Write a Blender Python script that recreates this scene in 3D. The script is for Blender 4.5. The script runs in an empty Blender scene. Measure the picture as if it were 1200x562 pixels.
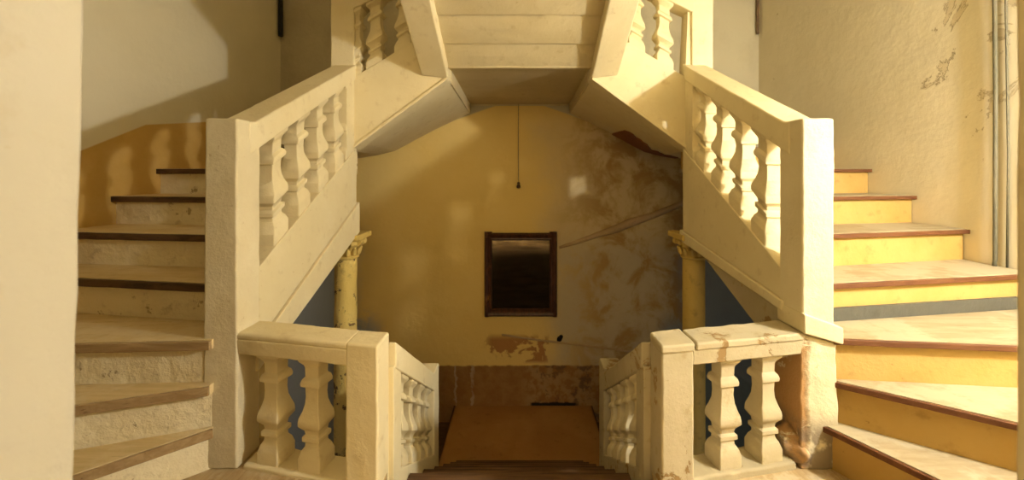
import bpy, bmesh, math, random
from mathutils import Vector, noise
random.seed(4)
scene = bpy.context.scene
COL = scene.collection
ZC = 1.146                 # eye height above the camera landing
F = 467.0                  # focal length in pixels of a 1200 px wide frame
DW = 4.1                   # distance of the back wall
DB = 2.66                  # front face of the flights on the back wall
XW = 2.46                  # half width of the stairwell
R_ = 0.17                  # riser

# ------------------------------------------------------------------ materials
class NT:
    def __init__(s, name):
        s.m = bpy.data.materials.new(name); s.m.use_nodes = True
        s.t = s.m.node_tree; s.n = s.t.nodes; s.l = s.t.links
        s.b = s.n['Principled BSDF']
        s.pos = s.n.new('ShaderNodeNewGeometry').outputs['Position']
        sp = s.n.new('ShaderNodeSeparateXYZ'); s.l.new(s.pos, sp.inputs[0])
        s.x, s.y, s.z = sp.outputs
    def put(s, sock, v):
        if hasattr(v, 'links') or hasattr(v, 'is_output'): s.l.new(v, sock)
        else: sock.default_value = v
    def noise(s, scale, detail=4, rough=.6, vec=None, dist=0.0):
        n = s.n.new('ShaderNodeTexNoise')
        s.l.new(vec or s.pos, n.inputs['Vector'])
        n.inputs['Scale'].default_value = scale; n.inputs['Detail'].default_value = detail
        n.inputs['Roughness'].default_value = rough; n.inputs['Distortion'].default_value = dist
        return n.outputs['Fac']
    def stretch(s, v):
        m = s.n.new('ShaderNodeVectorMath'); m.operation = 'MULTIPLY'
        s.l.new(s.pos, m.inputs[0]); m.inputs[1].default_value = v
        return m.outputs[0]
    def voro(s, scale, vec=None):
        n = s.n.new('ShaderNodeTexVoronoi'); n.feature = 'DISTANCE_TO_EDGE'
        s.l.new(vec or s.pos, n.inputs['Vector']); n.inputs['Scale'].default_value = scale
        return n.outputs['Distance']
    def ma(s, op, a, b=0.0, c=None):
        n = s.n.new('ShaderNodeMath'); n.operation = op
        s.put(n.inputs[0], a); s.put(n.inputs[1], b)
        if c is not None: s.put(n.inputs[2], c)
        return n.outputs[0]
    def mul(s, *a):
        r = a[0]
        for q in a[1:]: r = s.ma('MULTIPLY', r, q)
        return r
    def step(s, v, lo, hi):          # smooth 0..1, lo>hi allowed
        n = s.n.new('ShaderNodeMapRange'); n.interpolation_type = 'SMOOTHSTEP'
        s.put(n.inputs['Value'], v)
        if lo < hi:
            n.inputs['From Min'].default_value = lo; n.inputs['From Max'].default_value = hi
        else:
            n.inputs['From Min'].default_value = hi; n.inputs['From Max'].default_value = lo
            n.inputs['To Min'].default_value = 1; n.inputs['To Max'].default_value = 0
        return n.outputs['Result']
    def mix(s, fac, a, b):
        n = s.n.new('ShaderNodeMix'); n.data_type = 'RGBA'
        s.put(n.inputs[0], fac)
        for sock, v in ((n.inputs[6], a), (n.inputs[7], b)):
            if isinstance(v, tuple): sock.default_value = (*v, 1)
            else: s.l.new(v, sock)
        return n.outputs[2]
    def bump(s, h, strength=.4, dist=.01, prev=None):
        n = s.n.new('ShaderNodeBump'); n.inputs['Strength'].default_value = strength
        n.inputs['Distance'].default_value = dist
        s.l.new(h, n.inputs['Height'])
        if prev is not None: s.l.new(prev, n.inputs['Normal'])
        return n.outputs['Normal']
    def out(s, col, rough=.8, nrm=None, spec=.25):
        s.put(s.b.inputs['Base Color'], (*col, 1) if isinstance(col, tuple) else col)
        s.put(s.b.inputs['Roughness'], rough)
        s.b.inputs['Specular IOR Level'].default_value = spec
        if nrm is not None: s.l.new(nrm, s.b.inputs['Normal'])
        return s.m

def plaster(name, base, var, dirt, chips=.0, chipcol=(.35, .22, .1), rough=.75, bump=.35):
    t = NT(name)
    n1 = t.noise(2.3, 5); n2 = t.noise(14, 5); n3 = t.noise(60, 3)
    c = t.mix(t.step(n1, .35, .7), base, var)
    c = t.mix(t.mul(t.step(n2, .56, .74), .45), c, dirt)
    nb = t.bump(n3, bump * .5, .004)
    nb = t.bump(t.noise(7, 6, .65), bump, .02, nb)
    if chips > 0:
        q = t.noise(5.5, 8, .72, dist=.6)
        m = t.step(q, .80 - chips * .4, .825 - chips * .4)
        c = t.mix(m, c, chipcol)
        nb = t.bump(t.ma('SUBTRACT', 1.0, m), .5, .008, nb)
        sp = t.step(t.noise(38, 3, .5), .72, .76)
        c = t.mix(t.mul(sp, .6), c, dirt)
    return t.out(c, rough, nb)

M = {}
M['plaster'] = plaster('cream_plaster', (.76, .65, .39), (.81, .71, .46), (.56, .43, .22), .06, (.52, .38, .18))
M['plaster_aged'] = plaster('aged_cream_plaster', (.52, .44, .27), (.58, .50, .33), (.36, .26, .11), .2, (.36, .24, .1))
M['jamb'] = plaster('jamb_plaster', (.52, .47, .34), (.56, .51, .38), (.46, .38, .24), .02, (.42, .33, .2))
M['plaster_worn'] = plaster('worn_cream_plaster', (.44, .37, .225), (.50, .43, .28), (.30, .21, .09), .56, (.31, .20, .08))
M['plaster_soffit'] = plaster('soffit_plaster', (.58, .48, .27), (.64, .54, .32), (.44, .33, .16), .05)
M['riser_cream'] = plaster('chipped_cream_riser', (.84, .72, .45), (.88, .78, .52), (.42, .3, .14), .50, (.50, .38, .2), .7, 1.0)
M['riser_ochre'] = plaster('ochre_riser', (.45, .28, .075), (.50, .33, .105), (.24, .135, .04), .25, (.44, .33, .17))
M['column'] = plaster('yellow_column_paint', (.64, .46, .12), (.70, .52, .17), (.30, .2, .07), .3, (.20, .13, .05), .6, .5)
M['column_flaked'] = plaster('flaked_yellow_column_paint', (.72, .54, .16), (.78, .61, .21), (.30, .2, .07), .62, (.16, .10, .04), .6, .8)

def wood(name, a, b, dark, axis=(1, 9, 9), rough=.6, worn=0.0, worncol=(.6, .5, .32)):
    t = NT(name)
    v = t.stretch(axis)
    g = t.noise(4, 6, .65, v, .5)
    c = t.mix(t.step(g, .35, .65), a, b)
    c = t.mix(t.mul(t.step(t.noise(9, 5, .6, v), .6, .75), .7), c, dark)
    if worn: c = t.mix(t.mul(t.step(t.noise(3.2, 6, .7), .62 - worn * .3, .74 - worn * .3), .8), c, worncol)
    return t.out(c, rough, t.bump(g, .3, .006))
M['tread_left'] = wood('worn_tan_tread', (.60, .45, .21), (.70, .54, .28), (.26, .15, .05), worn=.5, worncol=(.72, .59, .35))
M['tread_right'] = wood('worn_pale_tread', (.33, .255, .14), (.41, .33, .20), (.17, .10, .04), worn=.6, worncol=(.47, .40, .26))
M['nosing_dark'] = wood('dark_nosing', (.055, .03, .014), (.12, .065, .03), (.02, .012, .008))
M['nosing_red'] = wood('red_brown_nosing', (.10, .036, .012), (.14, .055, .02), (.045, .016, .007))
M['nosing_tan'] = wood('worn_nosing', (.30, .19, .08), (.42, .29, .14), (.1, .05, .02))
M['dark_boards'] = wood('dark_stair_boards', (.09, .045, .02), (.15, .08, .035), (.03, .018, .01))
M['floor_boards'] = wood('worn_floor_boards', (.40, .27, .12), (.52, .38, .2), (.16, .09, .04), (9, 1, 9), worn=.4)
M['lower_floor'] = plaster('ochre_floor', (.36, .18, .05), (.42, .23, .07), (.22, .1, .03), .05, (.25, .13, .05))
M['brick'] = plaster('bare_red_lath', (.25, .09, .04), (.32, .13, .06), (.12, .05, .03), .1)
M['frame'] = wood('dark_frame_wood', (.05, .02, .01), (.10, .038, .016), (.02, .01, .006), (7, 7, 2), .35, .2, (.22, .1, .04))
M['black'] = NT('black_iron').out((.012, .011, .01), .5)
M['pipe_grey'] = plaster('painted_grey_pipe', (.10, .09, .055), (.14, .12, .075), (.1, .07, .035), .05, rough=.6)
M['pipe_rust'] = plaster('rusty_brown_pipe', (.13, .08, .04), (.2, .12, .06), (.08, .04, .02), .05)
M['strip'] = plaster('grey_metal_strip', (.07, .068, .056), (.09, .087, .072), (.055, .047, .034), .02, rough=.45)
M['cord'] = NT('cord_grey').out((.34, .26, .14), .8)
M['conduit'] = plaster('plastered_conduit', (.46, .33, .18), (.55, .4, .24), (.3, .18, .1), .2)
M['hole'] = NT('hole_black').out((.01, .009, .008), .9)

def wall_left_mat():
    t = NT('left_wall_paint')
    c = t.mix(t.step(t.noise(1.6, 5), .35, .7), (.76, .69, .49), (.81, .74, .54))
    # ochre dado following the stair
    a = t.ma('MULTIPLY_ADD', t.y, .50, ZC - .98)
    b = t.ma('MULTIPLY_ADD', t.y, .17, ZC - .115)
    edge = t.ma('MINIMUM', a, b)
    d = t.ma('SUBTRACT', t.z, edge)
    c = t.mix(t.step(d, .006, -.006), c, t.mix(t.step(t.noise(4, 5), .4, .7), (.60, .38, .10), (.66, .44, .14)))
    nb = t.bump(t.noise(9, 6, .65), .3, .015)
    return t.out(c, .8, nb)
def wall_right_mat():
    t = NT('right_wall_paint')
    c = t.mix(t.step(t.noise(1.8, 5), .35, .7), (.74, .66, .47), (.80, .72, .53))
    p = t.noise(2.6, 9, .68, dist=.8)
    up = t.step(t.z, ZC - .2, ZC + 1.1)
    near = t.step(t.y, 2.9, 2.1)
    thr = t.ma('ADD', p, t.ma('MULTIPLY_ADD', t.mul(up, near), .19, -.075))
    m = t.step(thr, .615, .628)
    inner = t.step(thr, .67, .70)
    c = t.mix(t.mul(m, .6), c, (.60, .49, .29))
    c = t.mix(t.mul(inner, .45), c, (.52, .40, .2))
    rim = t.mul(t.step(thr, .60, .615), t.step(thr, .632, .617))
    c = t.mix(t.mul(rim, .55), c, (.38, .27, .12))
    low = t.mul(t.step(t.z, ZC - .9, ZC - 1.0), t.step(t.y, 2.3, 2.5))
    c = t.mix(low, c, (.34, .41, .44))
    nb = t.bump(t.ma('SUBTRACT', 1.0, m), .7, .012, t.bump(t.noise(12, 6, .65), .35, .012))
    return t.out(c, .75, nb)
def wall_back_mat():
    t = NT('stained_back_wall')
    nA = t.noise(1.3, 6, .6); nB = t.noise(3.4, 7, .65, dist=.5); nC = t.noise(9, 6, .65)
    H = lambda h: ZC + h
    c = t.mix(t.step(nA, .35, .7), (.84, .62, .21), (.87, .66, .25))
    grey = t.mul(t.step(t.ma('MULTIPLY_ADD', nA, .9, t.x), .35, 1.0), t.step(t.z, H(.9), H(.35)))
    c = t.mix(t.mul(grey, .8), c, (.60, .49, .29))
    # brown blotches on the right
    br = t.mul(t.step(nB, .42, .60), t.step(t.x, .25, 1.0))
    c = t.mix(t.mul(br, .85), c, (.38, .225, .06))
    ol = t.mul(t.step(t.noise(2.2, 7, .7, dist=.9), .55, .66), t.step(t.x, .1, .9))
    c = t.mix(t.mul(ol, .6), c, (.50, .36, .13))
    # old blue paint low down
    blu = t.mul(t.step(t.ma('MULTIPLY_ADD', nB, .8, t.z), H(-.1), H(-.5)), t.step(t.ma('MULTIPLY_ADD', nA, .5, t.x), .50, .75), t.step(nB, .62, .45))
    c = t.mix(t.mul(blu, .45), c, (.46, .42, .33))
    b1 = t.mul(t.step(t.z, H(-.5), H(-.9)), t.step(t.ma('MULTIPLY_ADD', nA, .4, t.ma('ABSOLUTE', t.x)), 1.75, 2.05))
    b2 = t.mul(t.step(t.ma('MULTIPLY_ADD', nB, .5, t.z), H(-1.1), H(-1.35)), t.step(t.ma('MULTIPLY_ADD', nB, .4, t.ma('ABSOLUTE', t.x)), 1.55, 1.8))
    c = t.mix(t.mul(t.ma('MAXIMUM', b1, b2), .9), c, (.28, .34, .40))
    # the part above the flights is painted like the side walls
    upz = t.ma('SUBTRACT', t.z, t.ma('MULTIPLY_ADD', t.ma('ABSOLUTE', t.x), -.35, H(.80)))
    upm = t.step(upz, -.01, .01)
    # lower, greener dado going down with the hidden side flights
    fall = t.ma('MULTIPLY_ADD', t.ma('ABSOLUTE', t.x), -.64, H(-.62))
    b3 = t.mul(t.step(t.ma('SUBTRACT', t.z, fall), .02, -.02), t.step(t.x, 1.75, 1.9))
    c = t.mix(t.mul(b3, .7), c, (.20, .26, .27))
    # peeled patches above the brown dado
    pe = t.mul(t.step(nB, .50, .53), t.step(t.z, H(-1.62), H(-1.70)), t.step(t.ma('ABSOLUTE', t.ma('ADD', t.x, .02)), .38, .26), t.step(t.z, H(-1.95), H(-1.9)))
    c = t.mix(t.mul(pe, .85), c, (.40, .17, .055))
    # brown dado
    dz = t.ma('MULTIPLY_ADD', nC, .05, t.z)
    dad = t.mul(t.step(dz, H(-1.925), H(-1.945)), t.step(t.ma('ABSOLUTE', t.x), .98, .9))
    c = t.mix(dad, c, t.mix(t.step(nC, .35, .65), (.30, .15, .045), (.36, .20, .065)))
    dm = t.mul(dad, t.step(nC, .44, .56), t.step(t.x, .0, .12))
    c = t.mix(t.mul(dm, .9), c, (.40, .25, .10))
    dk = t.mul(dad, t.step(t.noise(6, 6, .7), .52, .6), t.step(t.x, .0, .15))
    c = t.mix(t.mul(dk, .8), c, (.14, .085, .045))
    bl = t.mul(t.step(dz, H(-2.305), H(-2.32)), t.step(t.x, .1, .13), t.step(t.x, .62, .56))
    c = t.mix(bl, c, (.02, .015, .012))
    # white runs of paint
    for xx, w in ((-.49, .022), (-.66, .016)):
        wob = t.ma('MULTIPLY_ADD', t.noise(11, 3), .09, t.ma('SUBTRACT', t.x, xx + .045))
        st = t.mul(t.step(t.ma('ABSOLUTE', wob), w, w * .4), dad, t.step(t.noise(8, 4), .3, .5))
        c = t.mix(t.mul(st, .6), c, (.55, .45, .3))
    c = t.mix(upm, c, t.mix(t.step(t.noise(2.6, 6), .4, .72), (.55, .49, .33), (.47, .41, .27)))
    nb = t.bump(t.noise(11, 7, .68), .45, .015)
    nb = t.bump(t.ma('SUBTRACT', 1.0, pe), .5, .01, nb)
    return t.out(c, .8, nb)
M['wall_left'] = wall_left_mat(); M['wall_right'] = wall_right_mat(); M['wall_back'] = wall_back_mat()
def pier_mat(name, blotch):
    t = NT(name)
    c = t.mix(t.step(t.noise(3, 6), .35, .7), (.73, .63, .40), (.80, .71, .48))
    low = t.step(t.ma('MULTIPLY_ADD', t.noise(6, 7, .7), .5, t.z), ZC - .28, ZC - .45)
    m = t.mul(low, t.step(t.noise(4.5, 8, .7, dist=.5), .40, .46), t.step(t.ma('MULTIPLY_ADD', t.noise(9, 5), .06, t.x), 1.165, 1.135))
    c = t.mix(t.mul(m, blotch), c, (.40, .19, .05))
    m2 = t.mul(t.step(t.z, ZC - .92, ZC - 1.02), t.step(t.noise(7, 5), .4, .52))
    c = t.mix(t.mul(m2, blotch), c, (.20, .15, .10))
    sp = t.step(t.noise(30, 4, .6), .68, .72)
    c = t.mix(t.mul(sp, .5), c, (.5, .36, .16))
    nb = t.bump(t.noise(8, 7, .7), .5, .02)
    return t.out(c, .8, t.bump(t.ma('SUBTRACT', 1.0, m), .6 * blotch + .01, .012, nb))
M['pier'] = pier_mat('peeling_pier_plaster', .85)
M['pier_clean'] = pier_mat('newel_plaster', .06)
def glass_mat():
    t = NT('tarnished_mirror_with_reflection')
    g = t.noise(3, 5, .6, t.stretch((1, 1, 6)))
    c = t.mix(t.step(g, .4, .65), (.66, .56, .40), (.30, .25, .18))
    dark_reflection = t.step(t.ma('MULTIPLY_ADD', g, .25, t.z), ZC - .62, ZC - .72)  # dark lower reflection painted into the glass colour, bright band left above
    c = t.mix(t.mul(dark_reflection, .82), c, (.05, .038, .022))
    m = t.out(c, .5, None, .5)
    t.b.inputs['Metallic'].default_value = .9
    t.put(t.b.inputs['Roughness'], t.ma('MULTIPLY_ADD', g, .22, .03))
    return m
M['mirror'] = glass_mat()

# ------------------------------------------------------------------ helpers
ORG = {}
def W(p): return Vector((p[0], p[1], p[2] + ZC))
def tag(o, label=None, cat=None, group=None, kind=None):
    for k, v in (('label', label), ('category', cat), ('group', group), ('kind', kind)):
        if v: o[k] = v
    return o
def empty(name, p, label, cat, group=None):
    o = bpy.data.objects.new(name, None); COL.objects.link(o)
    o.empty_display_size = .1; o.location = W(p); ORG[o] = W(p)
    return tag(o, label, cat, group)
def obj(name, bm, mat, parent=None, bevel=0.0, smooth=False, seg=2):
    bmesh.ops.remove_doubles(bm, verts=bm.verts, dist=1e-5)
    bmesh.ops.recalc_face_normals(bm, faces=bm.faces)
    org = ORG.get(parent)
    if parent is None:
        lo = Vector((1e9,) * 3); hi = -lo
        for v in bm.verts:
            for i in range(3): lo[i] = min(lo[i], v.co[i]); hi[i] = max(hi[i], v.co[i])
        org = Vector(((lo.x + hi.x) / 2, (lo.y + hi.y) / 2, lo.z))
    for v in bm.verts: v.co -= org
    me = bpy.data.meshes.new(name); bm.to_mesh(me); bm.free()
    me.materials.append(M[mat] if isinstance(mat, str) else mat)
    o = bpy.data.objects.new(name, me); COL.objects.link(o)
    ORG[o] = org
    if parent is not None: o.parent = parent
    else: o.location = org
    if smooth:
        for p in me.polygons: p.use_smooth = True
    if bevel:
        b = o.modifiers.new('edge', 'BEVEL'); b.width = bevel; b.segments = seg; b.limit_method = 'ANGLE'; b.angle_limit = math.radians(38)
        for p in me.polygons: p.use_smooth = True
        b.harden_normals = True
    return o
def wear(bm, amp, sc=9.0):
    for v in bm.verts:
        n = noise.noise_vector(v.co * sc) * .6 + noise.noise_vector(v.co * sc * 3.1) * .4
        v.co += n * amp
def hexa(bm, q0, q1, n=(1, 1, 1), amp=0.0, sc=9.0):
    """q0,q1: four corners each (X,d,h), joined one to one; n: divisions along q[0]-q[1], q[1]-q[2], q0-q1"""
    A = [W(p) for p in q0]; B = [W(p) for p in q1]
    def P(u, v, w):
        def bl(q): return q[0] * (1 - u) * (1 - v) + q[1] * u * (1 - v) + q[2] * u * v + q[3] * (1 - u) * v
        return bl(A) * (1 - w) + bl(B) * w
    tmp = bmesh.new()
    def face(f, a, b):
        g = [[tmp.verts.new(f(i / a, j / b)) for j in range(b + 1)] for i in range(a + 1)]
        for i in range(a):
            for j in range(b): tmp.faces.new((g[i][j], g[i + 1][j], g[i + 1][j + 1], g[i][j + 1]))
    nu, nv, nw = n
    for w in (0, 1): face(lambda a, b: P(a, b, w), nu, nv)
    for v in (0, 1): face(lambda a, b: P(a, v, b), nu, nw)
    for u in (0, 1): face(lambda a, b: P(u, a, b), nv, nw)
    bmesh.ops.remove_doubles(tmp, verts=tmp.verts, dist=1e-5)
    bmesh.ops.recalc_face_normals(tmp, faces=tmp.faces)
    if amp: wear(tmp, amp, sc)
    me = bpy.data.meshes.new('t'); tmp.to_mesh(me); tmp.free(); bm.from_mesh(me); bpy.data.meshes.remove(me)
def box(bm, x0, x1, d0, d1, h0, h1, n=(1, 1, 1), amp=0.0):
    hexa(bm, [(x0, d0, h0), (x1, d0, h0), (x1, d1, h0), (x0, d1, h0)], [(x0, d0, h1), (x1, d0, h1), (x1, d1, h1), (x0, d1, h1)], n, amp)
def prism(bm, la, lb):
    va = [bm.verts.new(W(p)) for p in la]; vb = [bm.verts.new(W(p)) for p in lb]
    n = len(va)
    bm.faces.new(va); bm.faces.new(vb[::-1])
    for i in range(n): bm.faces.new((va[i], vb[i], vb[(i + 1) % n], va[(i + 1) % n]))
def slab(bm, poly, h0, h1): prism(bm, [(x, d, h0) for x, d in poly], [(x, d, h1) for x, d in poly])
def dh_prism(bm, x0, x1, poly): prism(bm, [(x0, d, h) for d, h in poly], [(x1, d, h) for d, h in poly])
def xh_prism(bm, d0, d1, poly): prism(bm, [(x, d0, h) for x, h in poly], [(x, d1, h) for x, h in poly])
def tube(bm, pts, r, n=10):
    pts = [W(p) for p in pts]; rings = []
    for i, p in enumerate(pts):
        t = (pts[min(i + 1, len(pts) - 1)] - pts[max(i - 1, 0)]).normalized()
        a = t.cross(Vector((0, 1, 0)) if abs(t.y) < .9 else Vector((1, 0, 0))).normalized(); b = t.cross(a)
        rr = r[i] if isinstance(r, (list, tuple)) else r
        rings.append([bm.verts.new(p + (a * math.cos(k * 2 * math.pi / n) + b * math.sin(k * 2 * math.pi / n)) * rr) for k in range(n)])
    for i in range(len(rings) - 1):
        for k in range(n): bm.faces.new((rings[i][k], rings[i][(k + 1) % n], rings[i + 1][(k + 1) % n], rings[i + 1][k]))
    bm.faces.new(rings[0]); bm.faces.new(rings[-1][::-1])
def lathe(bm, X, d, prof, n=24, wob=0.0):
    rings = []
    for r, h in prof:
        rings.append([bm.verts.new(W((X + r * math.cos(k * 2 * math.pi / n), d + r * math.sin(k * 2 * math.pi / n), h))) for k in range(n)])
    for i in range(len(rings) - 1):
        for k in range(n): bm.faces.new((rings[i][k], rings[i][(k + 1) % n], rings[i + 1][(k + 1) % n], rings[i + 1][k]))
    bm.faces.new(rings[0]); bm.faces.new(rings[-1][::-1])
    if wob: wear(bm, wob, 14)

PROF = [(0, .98), (.035, 1.0), (.05, .94), (.085, .70), (.11, .62), (.19, .60), (.215, .80), (.245, .88), (.27, .86), (.285, .62), (.36, .58), (.43, .63), (.49, .78),
        (.545, .96), (.575, 1.0), (.61, 1.0), (.625, .9), (.66, .66), (.70, .60), (.715, .80), (.75, .80), (.765, .62), (.80, .64), (.835, .84), (.875, .96), (.89, 1.0), (1.0, 1.0)]
def baluster_bm(X, d, hb, ht, w, slope=0.0, along='d', yaw=0.0):
    """square turned baluster; its mouldings are raked by slope along d or X"""
    bm = bmesh.new(); rings = []
    ch = .07
    cs = [(-1, -1 + ch), (-1 + ch, -1), (1 - ch, -1), (1, -1 + ch), (1, 1 - ch), (1 - ch, 1), (-1 + ch, 1), (-1, 1 - ch)]
    for t, k in PROF:
        hw = w / 2 * k; h = ht - t * (ht - hb); ring = []
        for a, b in cs:
            dx, dd = a * hw, b * hw
            if yaw: dx, dd = dx * math.cos(yaw) - dd * math.sin(yaw), dx * math.sin(yaw) + dd * math.cos(yaw)
            ring.append(bm.verts.new(W((X + dx, d + dd, h + slope * (dd if along == 'd' else dx)))))
        rings.append(ring)
    for i in range(len(rings) - 1):
        for k in range(8): bm.faces.new((rings[i][k], rings[i][(k + 1) % 8], rings[i + 1][(k + 1) % 8], rings[i + 1][k]))
    bm.faces.new(rings[0]); bm.faces.new(rings[-1][::-1])
    wear(bm, .0025, 16)
    return bm

# ------------------------------------------------------------------ the setting
HT = 3.3          # ceiling height above eye
HLOW = -2.37      # lower landing
HDEEP = -3.6
b = bmesh.new(); box(b, -XW - .2, -XW, -.6, DW + .2, HDEEP - .2, HT); tag(obj('wall_left', b, 'wall_left'), kind='structure')
b = bmesh.new(); box(b, XW, XW + .2, -.6, DW + .2, HDEEP - .2, HT); tag(obj('wall_right', b, 'wall_right'), kind='structure')
b = bmesh.new(); box(b, -XW, XW, DW, DW + .2, HDEEP - .2, HT); tag(obj('wall_back', b, 'wall_back'), kind='structure')
# front wall with the opening the photo is taken through
JL, JR = .60, .622
b = bmesh.new()
hexa(b, [(-XW, .22, -1.146), (-JL - .018, .22, -1.146), (-JL - .018, .54, -1.146), (-XW, .54, -1.146)],
        [(-XW, .22, HT), (-JL + .078, .22, HT), (-JL + .078, .54, HT), (-XW, .54, HT)], (12, 8, 90), .003, 14)
tag(obj('wall_front_left', b, 'jamb', bevel=.006), kind='structure')
b = bmesh.new()
hexa(b, [(JR, .22, -1.146), (XW, .22, -1.146), (XW, .50, -1.146), (JR, .50, -1.146)],
        [(JR, .22, HT), (XW, .22, HT), (XW, .50, HT), (JR - .006, .50, HT)], (12, 8, 90), .003, 14)
tag(obj('wall_front_right', b, 'plaster', bevel=.006), kind='structure')
b = bmesh.new(); box(b, -JL + .02, JR + .0, .22, .50, 1.0, HT); tag(obj('wall_front_lintel', b, 'plaster'), kind='structure')
b = bmesh.new(); box(b, -XW - .2, XW + .2, .2, DW + .2, HT, HT + .15); tag(obj('ceiling', b, 'plaster'), kind='structure')
# floor of the camera landing, with a bay for the winders, and the landing below
b = bmesh.new()
slab(b, [(-XW, -.6), (XW, -.6), (XW, 1.74), (1.10, 1.74), (1.10, 1.66), (.52, 1.58), (.50, 1.48), (-.50, 1.48), (-.52, 1.58), (-1.10, 1.66), (-1.10, 1.74), (-XW, 1.74)], -1.146 - .22, -1.146)
tag(obj('floor', b, 'floor_boards'), kind='structure')
b = bmesh.new(); slab(b, [(-.66, 3.02), (.72, 3.02), (.74, DW), (-.67, DW)], HLOW - .2, HLOW)
tag(obj('floor_lower', b, 'lower_floor'), kind='structure')
b = bmesh.new(); box(b, -XW, XW, .2, DW, HDEEP - .2, HDEEP); tag(obj('floor_cellar', b, 'lower_floor'), kind='structure')
b = bmesh.new(); box(b, -XW, XW, 1.2, 1.36, HDEEP, -1.146 - .22); tag(obj('wall_under_landing', b, 'plaster'), kind='structure')

# ------------------------------------------------------------------ side flights
def H(k): return -1.146 + R_ * k
NOSE = {
 1: {1: ((1.19, 1.566), (1.762, .53)), 2: ((1.225, 1.575), (XW, .73)), 3: ((1.225, 1.562), (XW, 1.435)), 4: ((1.21, 1.70), (XW, 1.90)),
     5: ((1.21, 1.95), (XW, 2.19)), 6: ((1.21, 2.27), (XW, 2.48)), 7: ((1.21, 2.60), (XW, 2.795)), 8: ((1.21, 2.92), (XW, 3.16))},
 -1: {1: ((1.19, 1.545), (2.05, .77)), 2: ((1.19, 1.53), (XW, 1.10)), 3: ((1.19, 1.539), (XW, 1.478)), 4: ((1.21, 1.70), (XW, 1.88)),
     5: ((1.21, 1.95), (XW, 2.10)), 6: ((1.21, 2.25), (XW, 2.41)), 7: ((1.21, 2.55), (XW, 2.71)), 8: ((1.21, 2.9), (XW, 3.16))}}
NOSE[-1][1] = ((1.19, 1.545), (2.20, .63))
def shift(l, s):
    (xa, da), (xb, db) = l
    n = Vector((-(db - da), xb - xa)).normalized()
    return ((xa + n.x * s, da + n.y * s), (xb + n.x * s, db + n.y * s))
def side_flight(s):
    side = 'left' if s < 0 else 'right'
    lab = 'worn cream and brown winding stair flight rising along the shaded left wall' if s < 0 else 'sunlit ochre stair flight with red brown nosings rising along the right wall'
    t = empty('stair_flight', (s * 1.8, 2.0, -1.146), lab, 'stairs', 'side stair flights')
    thick = .036 if s < 0 else .024
    for k in range(1, 9):
        L = NOSE[s][k]
        if k < 8:
            N = shift(NOSE[s][k + 1], .05)
            poly = [L[0], L[1]]
            if k == 1: poly.append((XW, .53 if s > 0 else .63))
            poly += [N[1], N[0]]
        else:
            poly = [L[0], L[1], (XW, DW), (1.62, DW), (1.45, 3.1)]
        poly = [(s * min(x, XW - .002), d) for x, d in poly]
        b = bmesh.new(); slab(b, poly, H(k) - thick, H(k))
        tr = obj('tread', b, 'tread_left' if s < 0 else 'tread_right', t)
        # nosing strip on the front edge
        a0, a1 = shift(L, 0.0); f0, f1 = shift(L, -.014)
        q = [(s * x, d) for x, d in (a0, a1, f1, f0)]
        b = bmesh.new()
        hexa(b, [(*p, H(k) - thick) for p in q], [(*p, H(k) - .002) for p in q], (18, 1, 1), .0025, 12)
        nm = ('nosing_tan' if k <= 3 else 'nosing_dark') if s < 0 else 'nosing_red'
        obj('nosing', b, nm, tr, bevel=.003)
        # riser
        r0, r1 = shift(L, .018); g0, g1 = shift(L, .05)
        q = [(s * min(x, XW - .002), d) for x, d in (r0, r1, g1, g0)]
        b = bmesh.new()
        hexa(b, [(*p, H(k - 1)) for p in q], [(*p, H(k) - thick) for p in q], (30, 1, 5), .004 if s < 0 else .002, 13)
        obj('riser', b, 'riser_cream' if s < 0 else 'riser_ochre', t)
    if s > 0:
        L = shift(NOSE[1][4], .004); L2 = shift(NOSE[1][4], .019)
        q = [L[0], L[1], L2[1], L2[0]]
        b = bmesh.new(); hexa(b, [(*p, H(3) + .001) for p in q], [(*p, H(3) + .058) for p in q])
        tag(obj('kick_strip', b, 'strip', t), 'grey metal kick strip')
    # sloping soffit under the straight part
    b = bmesh.new()
    hexa(b, [(s * 1.2, 1.74, -.80), (s * XW, 1.74, -.80), (s * XW, 2.80, -.36), (s * 1.2, 2.80, -.36)],
            [(s * 1.2, 1.74, -.76), (s * XW, 1.74, -.76), (s * XW, 2.80, -.32), (s * 1.2, 2.80, -.32)])
    obj('soffit', b, 'plaster_soffit', t)
side_flight(-1); side_flight(1)

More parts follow.
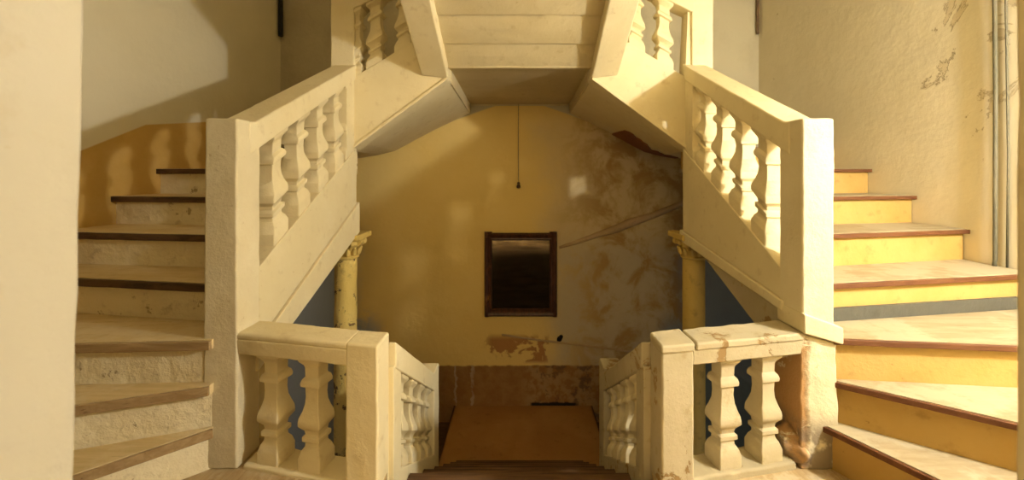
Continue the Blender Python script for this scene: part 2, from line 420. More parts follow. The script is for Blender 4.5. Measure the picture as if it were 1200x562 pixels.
# ------------------------------------------------------------------ balustrades of the side flights
def hb(d): return -.384 + .565 * (d - 1.69)
def ht(d): return .112 + .535 * (d - 1.68)
def rt(d): return .205 + .465 * (d - 1.61) if d < 9 else 0
SL = .55
def side_balustrade(s):
    side = 'left' if s < 0 else 'right'
    lab = ('cream plaster balustrade sloping up beside the shaded left stair flight' if s < 0
           else 'backlit cream plaster balustrade sloping up beside the sunlit right stair flight')
    t = empty('balustrade', (s * 1.16, 1.61, -1.146), lab, 'balustrade', 'balustrades of the side flights')
    xi, xo = 1.10, 1.225
    # newel post standing on the landing
    b = bmesh.new()
    zb = -1.146 if s < 0 else -.60
    fl = .012 if s < 0 else 0.0
    q0 = [(s * xi, 1.55, zb), (s * (xo + fl), 1.55, zb), (s * (xo + fl), 1.69, zb), (s * xi, 1.69, zb)]
    q1 = [(s * xi, 1.55, .222), (s * xo, 1.55, .222), (s * xo, 1.69, .222), (s * xi, 1.69, .222)]
    hexa(b, q0, q1, (4, 4, 40), .003, 11)
    newel = obj('newel_post', b, 'pier_clean', t, bevel=.009)
    if s > 0:
        b = bmesh.new()
        hexa(b, [(s * (xi - .003), 1.535, -.612), (s * (xo + .025), 1.535, -.655), (s * (xo + .025), 1.70, -.655), (s * (xi - .003), 1.70, -.612)],
                [(s * (xi - .003), 1.535, -.535), (s * (xo + .025), 1.535, -.59), (s * (xo + .025), 1.70, -.59), (s * (xi - .003), 1.70, -.535)], (6, 6, 4), .002)
        obj('newel_base', b, 'plaster', t, bevel=.006)
    # plinth panel, raked moulding, end panel
    b = bmesh.new()
    if s < 0: low = [(1.68, -.70), (2.69, -.19)]
    else: low = [(1.68, -.52), (2.69, -.37)]
    n = 14
    hexa(b, [(s * xi, low[0][0], low[0][1]), (s * xi, low[1][0], low[1][1]), (s * xo, low[1][0], low[1][1]), (s * xo, low[0][0], low[0][1])],
            [(s * xi, 1.68, hb(1.68)), (s * xi, 2.69, hb(2.69)), (s * xo, 2.69, hb(2.69)), (s * xo, 1.68, hb(1.68))], (24, 3, 10), .0025, 9)
    obj('string_panel', b, 'plaster' if s < 0 else 'plaster', t, bevel=.005)
    b = bmesh.new()
    if s < 0: lw = [(1.66, -.82), (2.715, -.385)]; up = [(1.66, -.716), (2.715, -.182)]
    else: lw = [(1.66, -.565), (2.715, -.445)]; up = [(1.66, -.523), (2.715, -.37)]
    e = .012
    hexa(b, [(s * (xi - e), lw[0][0], lw[0][1]), (s * (xi - e), lw[1][0], lw[1][1]), (s * xo, lw[1][0], lw[1][1]), (s * xo, lw[0][0], lw[0][1])],
            [(s * (xi - e), up[0][0], up[0][1]), (s * (xi - e), up[1][0], up[1][1]), (s * xo, up[1][0], up[1][1]), (s * xo, up[0][0], up[0][1])], (24, 3, 3), .002, 9)
    obj('string_moulding', b, 'plaster', t, bevel=.006)
    if s > 0:
        b = bmesh.new()
        dh_prism(b, s * (xi + .006), s * xo, [(1.66, -.565), (2.70, -.445), (2.70, -.40), (2.51, -.412), (1.89, -.676), (1.66, -.76)][::1] if False else [(1.66, -.78), (1.89, -.69), (2.55, -.425), (2.70, -.41), (2.2, -.45), (1.66, -.55)])
        obj('string_apron', b, 'plaster_worn', t)
    b = bmesh.new()
    hexa(b, [(s * (xi + .004), 2.55, hb(2.55)), (s * (xi + .004), 2.69, hb(2.69)), (s * xo, 2.69, hb(2.69)), (s * xo, 2.55, hb(2.55))],
            [(s * (xi + .004), 2.55, ht(2.55)), (s * (xi + .004), 2.69, ht(2.69)), (s * xo, 2.69, ht(2.69)), (s * xo, 2.55, ht(2.55))], (4, 3, 14), .002, 9)
    obj('end_panel', b, 'plaster', t, bevel=.004)
    # handrail, easing into the newel
    b = bmesh.new()
    ds = [1.62, 1.66, 1.70, 1.76, 1.84, 1.95, 2.1, 2.3, 2.5, 2.69]
    def top(d):
        ease = .222 if d <= 1.66 else None
        base = .56 + .51 * (d - 2.32)
        return max(base, .205) + (.012 if d < 1.65 else 0)
    for i in range(len(ds) - 1):
        a, c = ds[i], ds[i + 1]
        hexa(b, [(s * (xi - .004), a, ht(a)), (s * (xi - .004), c, ht(c)), (s * (xo + .02), c, ht(c)), (s * (xo + .02), a, ht(a))],
                [(s * (xi - .004), a, top(a)), (s * (xi - .004), c, top(c)), (s * (xo + .02), c, top(c)), (s * (xo + .02), a, top(a))], (3, 4, 3), 0)
    bmesh.ops.remove_doubles(b, verts=b.verts, dist=1e-4)
    # drop the inner walls left between the segments
    for f in [f for f in b.faces if abs(f.normal.y) > .95 and 1.63 < (f.calc_center_median().y) < 2.68]: b.faces.remove(f)
    wear(b, .0025, 9)
    obj('handrail', b, 'plaster', t, bevel=.008)
    for dc in (1.855, 2.055, 2.255, 2.455):
        obj('baluster', baluster_bm(s * 1.163, dc, hb(dc) - .004, ht(dc) + .004, .112, SL), 'plaster', t, bevel=.0025, seg=1)
    obj('half_baluster', baluster_bm(s * 1.163, 2.60, hb(2.60), ht(2.60), .116, SL), 'plaster', t, bevel=.0025, seg=1)
side_balustrade(-1); side_balustrade(1)

# ------------------------------------------------------------------ flights along the back wall and their balustrades
def back_flight(s):
    lab = ('cream stair flight on the back wall climbing from the left corner to the middle landing' if s < 0
           else 'cream stair flight with broken soffit on the back wall climbing from the right corner')
    t = empty('stair_flight', (s * .8, DB, .2), lab, 'stairs', 'flights on the back wall')
    fr = [(.475, .64, DB + .03), (.75, .44, DB + .03), (1.06, .215, DB + .03), (1.14, .165, DB + .06), (1.6, .15, 3.14), (XW, .13, 3.28)]
    bk = [(.515, .635, DW), (.88, .463, DW), (1.28, .25, DW), (1.45, .205, DW), (1.7, .165, DW), (XW, .13, DW)]
    b = bmesh.new()
    def lerp(tab, u):
        x = u * (len(tab) - 1); i = min(int(x), len(tab) - 2); f = x - i
        return tuple(tab[i][k] * (1 - f) + tab[i + 1][k] * f for k in (0, 1, 2))
    N, Q = 30, 16
    for i in range(N):
        for j in range(Q):
            q = []
            for (u, v) in ((i, j), (i + 1, j), (i + 1, j + 1), (i, j + 1)):
                f_, k_ = lerp(fr, u / N), lerp(bk, u / N); w = v / Q
                x = f_[0] * (1 - w) + k_[0] * w; h = f_[1] * (1 - w) + k_[1] * w
                q.append((s * x, f_[2] * (1 - w) + k_[2] * w, h))
            vs = [b.verts.new(W(p)) for p in q]; b.faces.new(vs)
    bmesh.ops.remove_doubles(b, verts=b.verts, dist=1e-5)
    g = bmesh.ops.extrude_face_region(b, geom=b.faces[:])
    for v in [e for e in g['geom'] if isinstance(e, bmesh.types.BMVert)]: v.co.z += .025
    obj('soffit', b, 'plaster', t)
    # steps, mostly hidden behind the parapet
    xs = [1.43, 1.19, .95, .71]
    for i, k in enumerate((9, 10, 11)):
        b = bmesh.new(); box(b, s * (xs[i + 1] - .02), s * xs[i], DB + .12, DW, H(k) - .03, H(k))
        obj('tread', b, 'tread_right', t)
        b = bmesh.new(); box(b, s * (xs[i] - .04), s * (xs[i] - .02), DB + .12, DW, H(k) - .10, H(k) - .03)
        obj('riser', b, 'riser_cream', t)
    if s > 0:
        # bare lath where the plaster has come away along the wall
        b = bmesh.new(); NU, NW = 26, 6; grid = []
        w0t = [(.235, .97), (.25, .60), (.27, .50), (.32, .56), (.37, .60), (.42, .74), (.47, .66), (.52, .72), (.60, .80), (.72, .86)]
        for i in range(NU + 1):
            u = .235 + (.72 - .235) * i / NU
            for (ua, wa), (ub, wb) in zip(w0t, w0t[1:]):
                if ua <= u <= ub + 1e-6: w0 = wa + (wb - wa) * (u - ua) / (ub - ua); break
            w0 += .05 * noise.noise(Vector((u * 60, 1.3, 0)))
            row = []
            for j in range(NW + 1):
                w_ = min(.995, w0) + (.998 - min(.995, w0)) * j / NW
                f_, k_ = lerp(fr, u), lerp(bk, u)
                row.append(b.verts.new(W((s * (f_[0] * (1 - w_) + k_[0] * w_), f_[2] * (1 - w_) + k_[2] * w_, f_[1] * (1 - w_) + k_[1] * w_ - .012 + .004 * noise.noise(Vector((i * .9, j * .9, 0)))))))
            grid.append(row)
        for i in range(NU):
            for j in range(NW): b.faces.new((grid[i][j], grid[i + 1][j], grid[i + 1][j + 1], grid[i][j + 1]))
        g = bmesh.ops.extrude_face_region(b, geom=b.faces[:])
        for v in [e for e in g['geom'] if isinstance(e, bmesh.types.BMVert)]: v.co.z += .02
        tag(obj('bare_lath', b, 'brick', t), 'dark red patch of bare lath where the plaster fell')
back_flight(-1); back_flight(1)

def back_balustrade(s):
    lab = ('cream plaster balustrade above the left half of the back wall, shaded behind its corner post' if s < 0
           else 'brightly lit cream plaster balustrade above the right half of the back wall')
    t = empty('balustrade', (s * 1.12, DB, .2), lab, 'balustrade', 'balustrades of the flights on the back wall')
    d0, d1 = DB, DB + .12
    def pl(x): return .655 + .60 * (1.11 - x)
    def rb(x): return 1.085 + .50 * (1.156 - x)
    b = bmesh.new()
    hexa(b, [(s * 1.115, d0, .175), (s * .48, d0, .64), (s * .48, d1, .64), (s * 1.115, d1, .175)],
            [(s * 1.115, d0, pl(1.115)), (s * .48, d0, pl(.48)), (s * .48, d1, pl(.48)), (s * 1.115, d1, pl(1.115))], (22, 4, 14), .003, 8)
    obj('string_panel', b, 'plaster', t, bevel=.006)
    b = bmesh.new()
    hexa(b, [(s * 1.115, d0 - .012, .170), (s * .482, d0 - .012, .634), (s * .482, d1, .634), (s * 1.115, d1, .170)],
            [(s * 1.115, d0 - .012, .195), (s * .482, d0 - .012, .66), (s * .482, d1, .66), (s * 1.115, d1, .195)], (22, 2, 1), .002, 8)
    obj('string_moulding', b, 'plaster', t, bevel=.005)
    b = bmesh.new(); x0, x1 = (1.105, 1.262) if s < 0 else (1.15, 1.292)
    box(b, s * x0, s * x1, d0 - .002, d0 + .15, .45, 1.75, (4, 4, 24), .003)
    obj('corner_post', b, 'plaster', t, bevel=.008)
    if s > 0:
        b = bmesh.new(); hexa(b, [(s * 1.10, d0 + .01, .4), (s * 1.16, d0 + .01, .4), (s * 1.16, d1, .4), (s * 1.10, d1, .4)], [(s * 1.135, d0 + .02, 1.2), (s * 1.16, d0 + .02, 1.2), (s * 1.16, d1, 1.2), (s * 1.135, d1, 1.2)])
        bm_ = b; obj('end_panel', b, 'plaster', t)
    else:
        obj('half_baluster', baluster_bm(s * 1.115, d0 + .062, pl(1.115) - .005, rb(1.115), .115, -s * -.6 if False else (.6 if s < 0 else -.6), 'x'), 'plaster', t, bevel=.0025, seg=1)
    b = bmesh.new()
    hexa(b, [(s * 1.17, d0 - .004, rb(1.17)), (s * .5, d0 - .004, rb(.5)), (s * .5, d1 + .01, rb(.5)), (s * 1.17, d1 + .01, rb(1.17))],
            [(s * 1.17, d0 - .004, rb(1.17) + .13), (s * .5, d0 - .004, rb(.5) + .13), (s * .5, d1 + .01, rb(.5) + .13), (s * 1.17, d1 + .01, rb(1.17) + .13)], (14, 3, 3), .0025, 8)
    obj('handrail', b, 'plaster', t, bevel=.008)
    for xc in (.975, .785):
        obj('baluster', baluster_bm(s * xc, d0 + .062, pl(xc) - .005, rb(xc) + .005, .112, -s * .58, 'x'), 'plaster', t, bevel=.0025, seg=1)
back_balustrade(-1); back_balustrade(1)

# ------------------------------------------------------------------ upper landing and the overhead flight coming forward
b = bmesh.new(); box(b, -.50, .50, DB + .03, DW, .728, .894, (10, 10, 2), .002)
t = empty('stair_landing', (0, 3.4, .72), 'shaded flat landing slab spanning the back wall above the mirror', 'landing')
obj('slab', b, 'plaster_soffit', t)
b = bmesh.new(); box(b, -.475, .475, DB - .012, DB + .03, .716, .732, (20, 2, 1), .002); obj('edge_moulding', b, 'plaster_soffit', t, bevel=.003)
b = bmesh.new()
for i in range(10): pass
box(b, -.50, .50, DW - .012, DW, .712, .73); obj('wall_moulding', b, 'plaster_soffit', t)

t = empty('stair_flight', (0, 2.0, .7), 'overhead stair flight seen from below, rising forward between two slanted parapets', 'stairs')
P_, DR = .187, .104
for i in range(10):
    da = DB + .005 - P_ * i; ha = .728 + DR * i
    if da - P_ < .54: break
    b = bmesh.new()
    pts = []
    n = 6
    poly = []
    for j in range(n + 1):
        u = j / n
        bulge = .012 * math.sin(math.pi * u)
        poly.append((da - P_ * u, ha + (DR + .020) * u - .016 - bulge * .6))
    poly += [(da - P_, ha + DR + .1), (da, ha + .1)]
    dh_prism(b, -.478, .478, poly)
    obj('soffit_step', b, 'plaster_soffit', t)
for s in (-1, 1):
    b = bmesh.new()
    def lo(d): return .640 + .55 * (DB - d)
    hexa(b, [(s * .475, DB - .006, lo(DB)), (s * .475, .56, lo(.56)), (s * .625, .56, lo(.56)), (s * .655, DB - .006, lo(DB) + .02)],
            [(s * .475, DB - .006, lo(DB) + .9), (s * .475, .56, lo(.56) + .9), (s * .625, .56, lo(.56) + .9), (s * .655, DB - .006, lo(DB) + .9)], (40, 4, 10), .003, 8)
    obj('parapet', b, 'plaster', t, bevel=.012)
    b = bmesh.new()
    hexa(b, [(s * .474, DB + .115, .634), (s * .54, DB + .115, .634), (s * .56, DW - .01, .634), (s * .508, DW - .01, .634)],
            [(s * .474, DB + .115, .735), (s * .54, DB + .115, .735), (s * .56, DW - .01, .735), (s * .508, DW - .01, .735)], (2, 8, 2), .002)
    o = obj('landing_beam', b, 'plaster_soffit', t)

# ------------------------------------------------------------------ lower balustrades round the well
def landing_balustrade(s):
    lab = ('blurred cream newel and short balustrade at the left edge of the landing' if s < 0
           else 'chipped cream newel and short balustrade at the right edge of the landing')
    lab = ('smooth rounded cream newel with a short two-baluster rail on the left of the descending stair' if s < 0
           else 'chipped cream newel with a cracked short two-baluster rail on the right of the descending stair')
    t = empty('balustrade', (s * .8, 1.53, -1.146), lab, 'balustrade', 'short balustrades of the landing')
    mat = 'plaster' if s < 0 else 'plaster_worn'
    n0 = (.512, 1.433); n1 = (1.10, 1.550)      # front edge of the run
    amp = .003 if s < 0 else .004
    pt = -1.118 if s > 0 else -1.13
    nt = -.616 if s < 0 else -.642
    b = bmesh.new()
    hexa(b, [(s * .512, 1.437, -1.40), (s * .640, 1.455, -1.40), (s * .640, 1.585, -1.40), (s * .512, 1.567, -1.40)],
            [(s * .512, 1.437, nt), (s * .640, 1.462, nt), (s * .640, 1.59, nt), (s * .512, 1.567, nt)], (5, 5, 24), amp, 13)
    obj('newel_post', b, mat, t, bevel=.010)
    def at(u, off, h): # point along the run
        x = n0[0] + (n1[0] - n0[0]) * u; d = n0[1] + (n1[1] - n0[1]) * u
        return (s * x, d + off, h)
    zt, zb = -.615, -.70
    split = [(-.004, .225), (.232, 1.02)] if s > 0 else [(.2, 1.02)]
    for ua, ub in split:
        b = bmesh.new()
        o0 = -.003 if s > 0 else .003
        hexa(b, [at(ua, o0, zt - .030), at(ub, o0, zt - .030), at(ub, .150, zt - .030), at(ua, .135, zt - .030)],
                [at(ua, o0, zt), at(ub, o0, zt), at(ub, .150, zt), at(ua, .135, zt)], (max(4, int(26 * (ub - ua))), 7, 2), amp, 15)
        obj('cap', b, mat, t, bevel=.009 if s > 0 else .014)
    b = bmesh.new()
    hexa(b, [at(.21, .006, zb), at(1.02, .006, zb), at(1.02, .14, zb), at(.21, .132, zb)],
            [at(.21, .003, zt - .024), at(1.02, .003, zt - .024), at(1.02, .145, zt - .024), at(.21, .136, zt - .024)], (20, 5, 3), amp, 15)
    obj('handrail', b, mat, t, bevel=.006)
    b = bmesh.new()
    hexa(b, [at(.20, .0, -1.36), at(1.0, -.0, -1.36), at(1.0, .15, -1.36), at(.20, .145, -1.36)],
            [at(.20, .008, pt), at(.97, .008, pt), at(.97, .14, pt), at(.20, .135, pt)], (18, 6, 8), amp * 1.6, 12)
    obj('plinth', b, mat, t, bevel=.010)
    yaw = s * math.atan2(n1[1] - n0[1], n1[0] - n0[0])
    for X in (.795, .975):
        u = (X - n0[0]) / (n1[0] - n0[0]); p = at(u, .072, 0)
        obj('baluster', baluster_bm(p[0], p[1], pt - .004, zb + .006, .095, 0, 'd', yaw), 'plaster' if s < 0 else 'plaster_aged', t, bevel=.0025, seg=1)
    if s > 0:
        # rough peeling pier under the foot of the upper newel
        b = bmesh.new()
        hexa(b, [(1.095, 1.55, -1.146), (1.25, 1.55, -1.146), (1.25, 1.73, -1.146), (1.095, 1.73, -1.146)],
                [(1.095, 1.555, -.62), (1.235, 1.555, -.655), (1.235, 1.72, -.655), (1.095, 1.72, -.62)], (8, 8, 26), .008, 10)
        obj('pier', b, 'pier', t, bevel=.006)
        b = bmesh.new()
        bmesh.ops.create_icosphere(b, subdivisions=4, radius=1)
        for v in b.verts: v.co = Vector((1.10 + v.co.x * .055, 1.62 + v.co.y * .075, ZC - 1.09 + v.co.z * .075)) + noise.noise_vector(v.co * 1.7) * .022
        tag(obj('rubble_foot', b, 'pier', t, smooth=True), 'broken lump of plaster at the foot of the pier')
landing_balustrade(-1); landing_balustrade(1)

def lower_balustrade(s):
    lab = ('pale balustrade descending to the left of the lower stair, facing the light' if s < 0
           else 'shaded balustrade descending to the right of the lower stair')
    t = empty('balustrade', (s * .545, 2.0, HLOW), lab, 'balustrade', 'balustrades of the descending flight')
    x0, x1 = .492, .60
    if s > 0: x0, x1 = .484, .592
    rt_ = lambda d: -.655 - .668 * (d - 1.57)
    rb_ = lambda d: rt_(d) - .105
    pb_ = lambda d: -1.16 - .62 * (d - 1.57)
    dA, dB = 1.575, 2.30
    def rk(f, g, xa, xb, n, amp=.0025):
        b = bmesh.new()
        hexa(b, [(s * xa, dA, f(dA)), (s * xa, dB, f(dB)), (s * xb, dB, f(dB)), (s * xb, dA, f(dA))],
                [(s * xa, dA, g(dA)), (s * xa, dB, g(dB)), (s * xb, dB, g(dB)), (s * xb, dA, g(dA))], n, amp, 10)
        return b
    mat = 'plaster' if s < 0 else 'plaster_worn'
    obj('handrail', rk(rb_, rt_, x0 - .004, x1 + .01, (16, 3, 3)), mat, t, bevel=.007)
    obj('string_panel', rk(lambda d: pb_(d) - .26, pb_, x0, x1, (16, 3, 6)), mat, t, bevel=.006)
    b = bmesh.new(); box(b, s * (x0 - .002), s * (x1 + .006), 2.29, 2.42, HLOW - .2, rt_(2.3) + (.004 if s < 0 else .035), (4, 4, 22), .003)
    obj('newel_post', b, mat, t, bevel=.008)
    b = bmesh.new(); box(b, s * (x0 + .001), s * x1, 1.56, 1.66, pb_(1.6) - .2, rb_(1.6) + .03, (3, 3, 10), .002)
    obj('end_panel', b, mat, t, bevel=.004)
    for dc in (1.745, 1.90, 2.055, 2.205):
        obj('baluster', baluster_bm(s * (x0 + x1) / 2, dc, pb_(dc) - .004, rb_(dc) + .004, .095, -.64), 'plaster', t, bevel=.0025, seg=1)
lower_balustrade(-1); lower_balustrade(1)

# ------------------------------------------------------------------ the flight going down
t = empty('stair_flight', (0, 2.3, HLOW), 'dark boarded stair flight going down to the lower landing in the middle', 'stairs')
rr = (1.146 - 0 + HLOW) / 7.0     # negative
for j in range(0, 7):
    h = -1.146 + rr * j; d1 = 1.5 + .26 * j; d0 = d1 - .26 - .02
    if j:
        b = bmesh.new(); box(b, -.488, .488, d0, d1, h - .035, h, (14, 2, 1), .002); tr = obj('tread', b, 'dark_boards', t)
        b = bmesh.new(); box(b, -.488, .488, d1 - .002, d1 + .012, h - .035, h - .002, (14, 1, 1), .002); obj('nosing', b, 'nosing_dark', tr)
    b = bmesh.new(); box(b, -.488, .488, d1 - .03, d1 - .012, h + rr, h - (.035 if j else .22) if j else h - .04); obj('riser', b, 'dark_boards', t)
# flights continuing down on both sides of the lower landing
for s in (-1, 1):
    t = empty('stair_flight', (s * 1.3, 3.6, HDEEP), 'dark lower flight dropping away to the %s of the brown lower landing' % ('left' if s < 0 else 'right'), 'stairs', 'flights below the lower landing')
    xe = .66 if s < 0 else .73
    for j in range(1, 7):
        h = HLOW - .17 * j
        b = bmesh.new(); box(b, s * (xe + .26 * (j - 1)), s * (xe + .26 * j + .02), 3.02, DW, h - .035, h); obj('tread', b, 'dark_boards', t)
        b = bmesh.new(); box(b, s * (xe + .26 * (j - 1)), s * (xe + .26 * (j - 1) + .015), 3.02, DW, h, h + .17 - (.035 if j > 1 else .0)); obj('riser', b, 'dark_boards', t)

# ------------------------------------------------------------------ columns
def column(s):
    X, d = s * 1.205, 2.76
    lab = ('yellow column with badly flaked paint under the left stair flight' if s < 0 else 'smoother yellow column under the right stair flight, behind the chipped balustrade')
    t = empty('column', (X, d, HDEEP), lab, 'column', 'columns under the side flights')
    r = .074
    b = bmesh.new()
    prof = [(r * 1.06, HDEEP + .2)]
    n = 60
    for i in range(n + 1):
        h = HDEEP + .2 + (-.565 - HDEEP - .2) * i / n
        prof.append((r * (1.06 - .08 * i / n), h))
    lathe(b, X, d, prof, 32, .006 if s < 0 else .002)
    obj('shaft', b, 'column_flaked' if s < 0 else 'column', t, smooth=True)
    b = bmesh.new(); lathe(b, X, d, [(r * 1.05, HDEEP), (r * 1.9, HDEEP), (r * 1.9, HDEEP + .1), (r * 1.4, HDEEP + .13), (r * 1.5, HDEEP + .17), (r * 1.2, HDEEP + .21)], 32)
    obj('base', b, 'column', t)
    cap = bmesh.new()
    hc = -.575
    lathe(cap, X, d, [(r * .99, hc), (r * 1.14, hc + .006), (r * 1.16, hc + .016), (r * 1.02, hc + .024), (r * .98, hc + .05), (r * 1.02, hc + .09), (r * 1.2, hc + .125), (r * 1.35, hc + .14)], 24)
    o = obj('capital', cap, 'column', t, smooth=False)
    b = bmesh.new()
    for k in range(12):
        a = k * math.pi / 6
        ca, sa = math.cos(a), math.sin(a)
        for (rad, h, wd, ht_) in ((r * 1.04, hc + .028, .017, .05),):
            pts = []
            for q in range(5):
                u = q / 4
                rr_ = rad + .010 + .016 * u * u
                pts.append((X + ca * rr_, d + sa * rr_, h + ht_ * u))
            tube(b, pts, [.010, .014, .014, .012, .007], 7)
    obj('acanthus', b, 'column', o)
    b = bmesh.new()
    for k in range(4):
        a = math.pi / 4 + k * math.pi / 2
        cx, cy = X + math.cos(a) * .118, d + math.sin(a) * .118
        tube(b, [(cx - math.sin(a) * -.02, cy + math.cos(a) * -.02, hc + .112), (cx - math.sin(a) * .02, cy + math.cos(a) * .02, hc + .112)], .024, 14)
        tube(b, [(X + math.cos(a) * .08, d + math.sin(a) * .08, hc + .07), (X + math.cos(a) * .1, d + math.sin(a) * .1, hc + .11), (cx, cy, hc + .13)], .013, 8)
        a2 = k * math.pi / 2
        tube(b, [(X + math.cos(a2) * .10 - math.sin(a2) * .03, d + math.sin(a2) * .10 + math.cos(a2) * .03, hc + .115), (X + math.cos(a2) * .10 + math.sin(a2) * .03, d + math.sin(a2) * .10 - math.cos(a2) * .03, hc + .115)], .02, 10)
    obj('volutes', b, 'column', o)
    b = bmesh.new(); box(b, X - .132, X + .132, d - .132, d + .132, hc + .138, hc + .175, (6, 6, 2), .003); obj('abacus', b, 'column', o, bevel=.006)
column(-1); column(1)

# ------------------------------------------------------------------ things on the walls
t = empty('mirror', (.01, DW, -1.014 - .43), 'tarnished old mirror in a dark brown wooden frame on the stained wall', 'mirror')
fw, fh, fb = .371, .429, .078
cx, ch_ = .011, -1.014
for sx in (-1, 1):
    b = bmesh.new()
    poly = [(fw, 0), (fw, .030), (fw - .012, .048), (fw - .035, .044), (fw - .05, .030), (fw - .066, .034), (fw - fb, .016), (fw - fb, 0)]
    prism(b, [(cx + sx * x, DW - .004 - y, ch_ - fh) for x, y in poly], [(cx + sx * x, DW - .004 - y, ch_ + fh + .006) for x, y in poly])
    obj('frame_stile', b, 'frame', t, bevel=.002)
for sz in (-1, 1):
    b = bmesh.new()
    top = fh if sz < 0 else fh - .006
    poly = [(top, 0), (top, .028), (top - .012, .045), (top - .035, .041), (top - .05, .028), (top - .066, .032), (top - fb, .014), (top - fb, 0)]
    prism(b, [(cx - fw + .03, DW - .004 - y, ch_ + sz * z) for z, y in poly], [(cx + fw - .03, DW - .004 - y, ch_ + sz * z) for z, y in poly])
    obj('frame_rail', b, 'frame', t, bevel=.002)
b = bmesh.new(); hexa(b, [(cx - fw + .07, DW - .006, ch_ - fh + .07), (cx + fw - .07, DW - .006, ch_ - fh + .07), (cx + fw - .07, DW - .006, ch_ + fh - .07), (cx - fw + .07, DW - .006, ch_ + fh - .07)],
     [(cx - fw + .07, DW - .014, ch_ - fh + .07), (cx + fw - .07, DW - .014, ch_ - fh + .07), (cx + fw - .07, DW - .014, ch_ + fh - .07), (cx - fw + .07, DW - .014, ch_ + fh - .07)])
obj('mirror_glass', b, 'mirror', t)

t = empty('pull_cord', (-.012, DW - .03, .73), 'thin grey cord hanging down the wall above the mirror, ending in a small dark pull', 'cord')
b = bmesh.new(); tube(b, [(-.012, DW - .02, .728), (-.014, DW - .022, .3), (-.012, DW - .022, -.075)], .0035, 6); obj('cord', b, 'cord', t)
b = bmesh.new(); lathe(b, -.012, DW - .025, [(.006, -.07), (.016, -.08), (.012, -.095), (.018, -.105), (.022, -.125), (.012, -.135)], 12); obj('pull', b, 'nosing_dark', t, smooth=True)

b = bmesh.new(); tube(b, [(-XW + .03, DW - .05, HT - .01), (-XW + .03, DW - .05, 1.41)], .022, 12)
tag(obj('hanging_rod', b, 'black'), 'black iron rod hanging down the shaded left corner of the stairwell', 'rod')
b = bmesh.new(); tube(b, [(XW - .03, DW - .03, HT - .01), (XW - .03, DW - .03, 2.2), (XW - .028, DW - .028, 1.46), (XW - .028, DW - .026, 1.44)], .014, 10)
tag(obj('wall_pipe', b, 'pipe_rust'), 'thin rusty brown pipe ending in the sunlit right corner of the stairwell', 'pipe')
t = empty('wall_conduit', (XW - .02, 2.04, H(4)), 'grey painted conduit with a thin cable running down the right wall to a stair tread', 'pipe')
b = bmesh.new(); tube(b, [(XW - .019, 2.045, HT - .01), (XW - .019, 2.05, 1.2), (XW - .018, 2.045, .4), (XW - .02, 2.045, H(4) + .03), (XW - .03, 2.04, H(4) + .001)], .009, 10); obj('pipe', b, 'pipe_grey', t, smooth=True)
b = bmesh.new(); tube(b, [(XW - .008, 2.005, HT - .01), (XW - .008, 2.01, .9), (XW - .008, 2.0, .1), (XW - .008, 2.005, H(4) + .001)], .0045, 8); obj('cable', b, 'pipe_grey', t, smooth=True)

def px(x, y, d): return ((x - 609) * d / F, d, (205 - y) * d / F)
b = bmesh.new(); pts = [px(x, y, DW - .001) for x, y in ((655, 290), (675, 284), (700, 275), (722, 268), (738, 261), (765, 252), (800, 238), (840, 222))]
tube(b, pts, [.012, .022, .028, .04, .046, .034, .03, .03], 10)
wear(b, .010, 10)
tag(obj('plastered_pipe', b, 'conduit', smooth=True), 'plaster covered pipe running up diagonally across the stained wall right of the mirror', 'pipe')
b = bmesh.new(); pts = [px(x, y, DW - .004) for x, y in ((588, 392), (630, 398), (680, 404), (735, 411), (790, 418))]
tube(b, pts, .011, 8)
tag(obj('wall_conduit', b, 'conduit', smooth=True), 'thin pinkish conduit running sideways along the wall below the mirror', 'pipe')
b = bmesh.new()
c0 = Vector(px(656, 396, DW - .002))
vs = []
for k in range(14):
    a = k * math.pi / 7; rr_ = .032 + .014 * noise.noise(Vector((math.cos(a) * 1.7, math.sin(a) * 1.7, 3.3)))
    vs.append((c0.x + rr_ * math.cos(a) + .01 * math.sin(a), c0.y, c0.z + rr_ * math.sin(a) * 1.1))
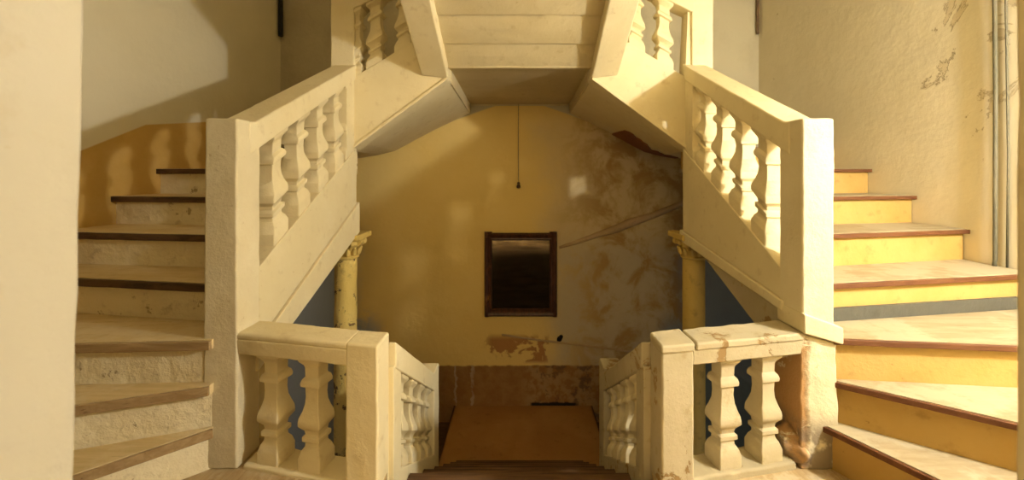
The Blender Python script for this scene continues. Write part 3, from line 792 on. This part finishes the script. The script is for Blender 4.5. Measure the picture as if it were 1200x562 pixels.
prism(b, vs, [(x * .5 + c0.x * .5, DW - .022, z * .5 + c0.z * .5) for x, y, z in vs])  # solid black piece standing in for the dark inside a wall hole
tag(obj('dark_hole', b, 'hole'), 'small black piece standing in for a wall hole below the right corner of the mirror', 'socket')

# ------------------------------------------------------------------ camera
cd = bpy.data.cameras.new('camera'); cam = bpy.data.objects.new('camera', cd); COL.objects.link(cam)
cam.location = (0, 0, ZC); cam.rotation_euler = (math.pi / 2, 0, 0)
cd.sensor_fit = 'HORIZONTAL'; cd.sensor_width = 36; cd.lens = 36 * F / 1200
cd.shift_x = -9 / 1200; cd.shift_y = -76 / 1200; cd.clip_start = .02
cd.dof.use_dof = True; cd.dof.focus_distance = 1.75; cd.dof.aperture_fstop = 2.8
scene.camera = cam

# ------------------------------------------------------------------ light
def light(name, kind, loc, energy, col, **kw):
    l = bpy.data.lights.new(name, kind); l.energy = energy; l.color = col
    for k, v in kw.items(): setattr(l, k, v)
    o = bpy.data.objects.new(name, l); COL.objects.link(o); o.location = W(loc); return o
light('wall_lamp', 'POINT', (2.25, .64, .47), 185, (1, .98, .93), shadow_soft_size=.055)
o = light('hall_fill', 'AREA', (0, -1.6, 1.0), 38, (1, .71, .33), shape='DISK', size=1.3); o.rotation_euler = (math.radians(80), 0, 0)  # unseen fill added behind the camera for the fronts and back wall
light('ceiling_fill', 'POINT', (-1.55, 1.25, 2.7), 11, (1, .76, .42), shadow_soft_size=.35)  # fill added overhead to lift the left steps, no fixture known
for nm, x, e in (('cellar_fill', 1.8, 2.6), ('cellar_fill', -1.8, 1.3)):  # added fills that brighten the lower walls, no window known there
    o = light(nm, 'AREA', (x, 1.5, -1.95), e, (1, .93, .80), shape='SQUARE', size=.8); o.rotation_euler = (math.radians(92), 0, 0)
w = bpy.data.worlds.new('world'); scene.world = w; w.use_nodes = True
w.node_tree.nodes['Background'].inputs[0].default_value = (1, .72, .36, 1); w.node_tree.nodes['Background'].inputs[1].default_value = .3
vs_ = scene.view_settings; vs_.view_transform = 'Standard'; vs_.look = 'None'; vs_.gamma = 1; vs_.exposure = 0; vs_.use_curve_mapping = False
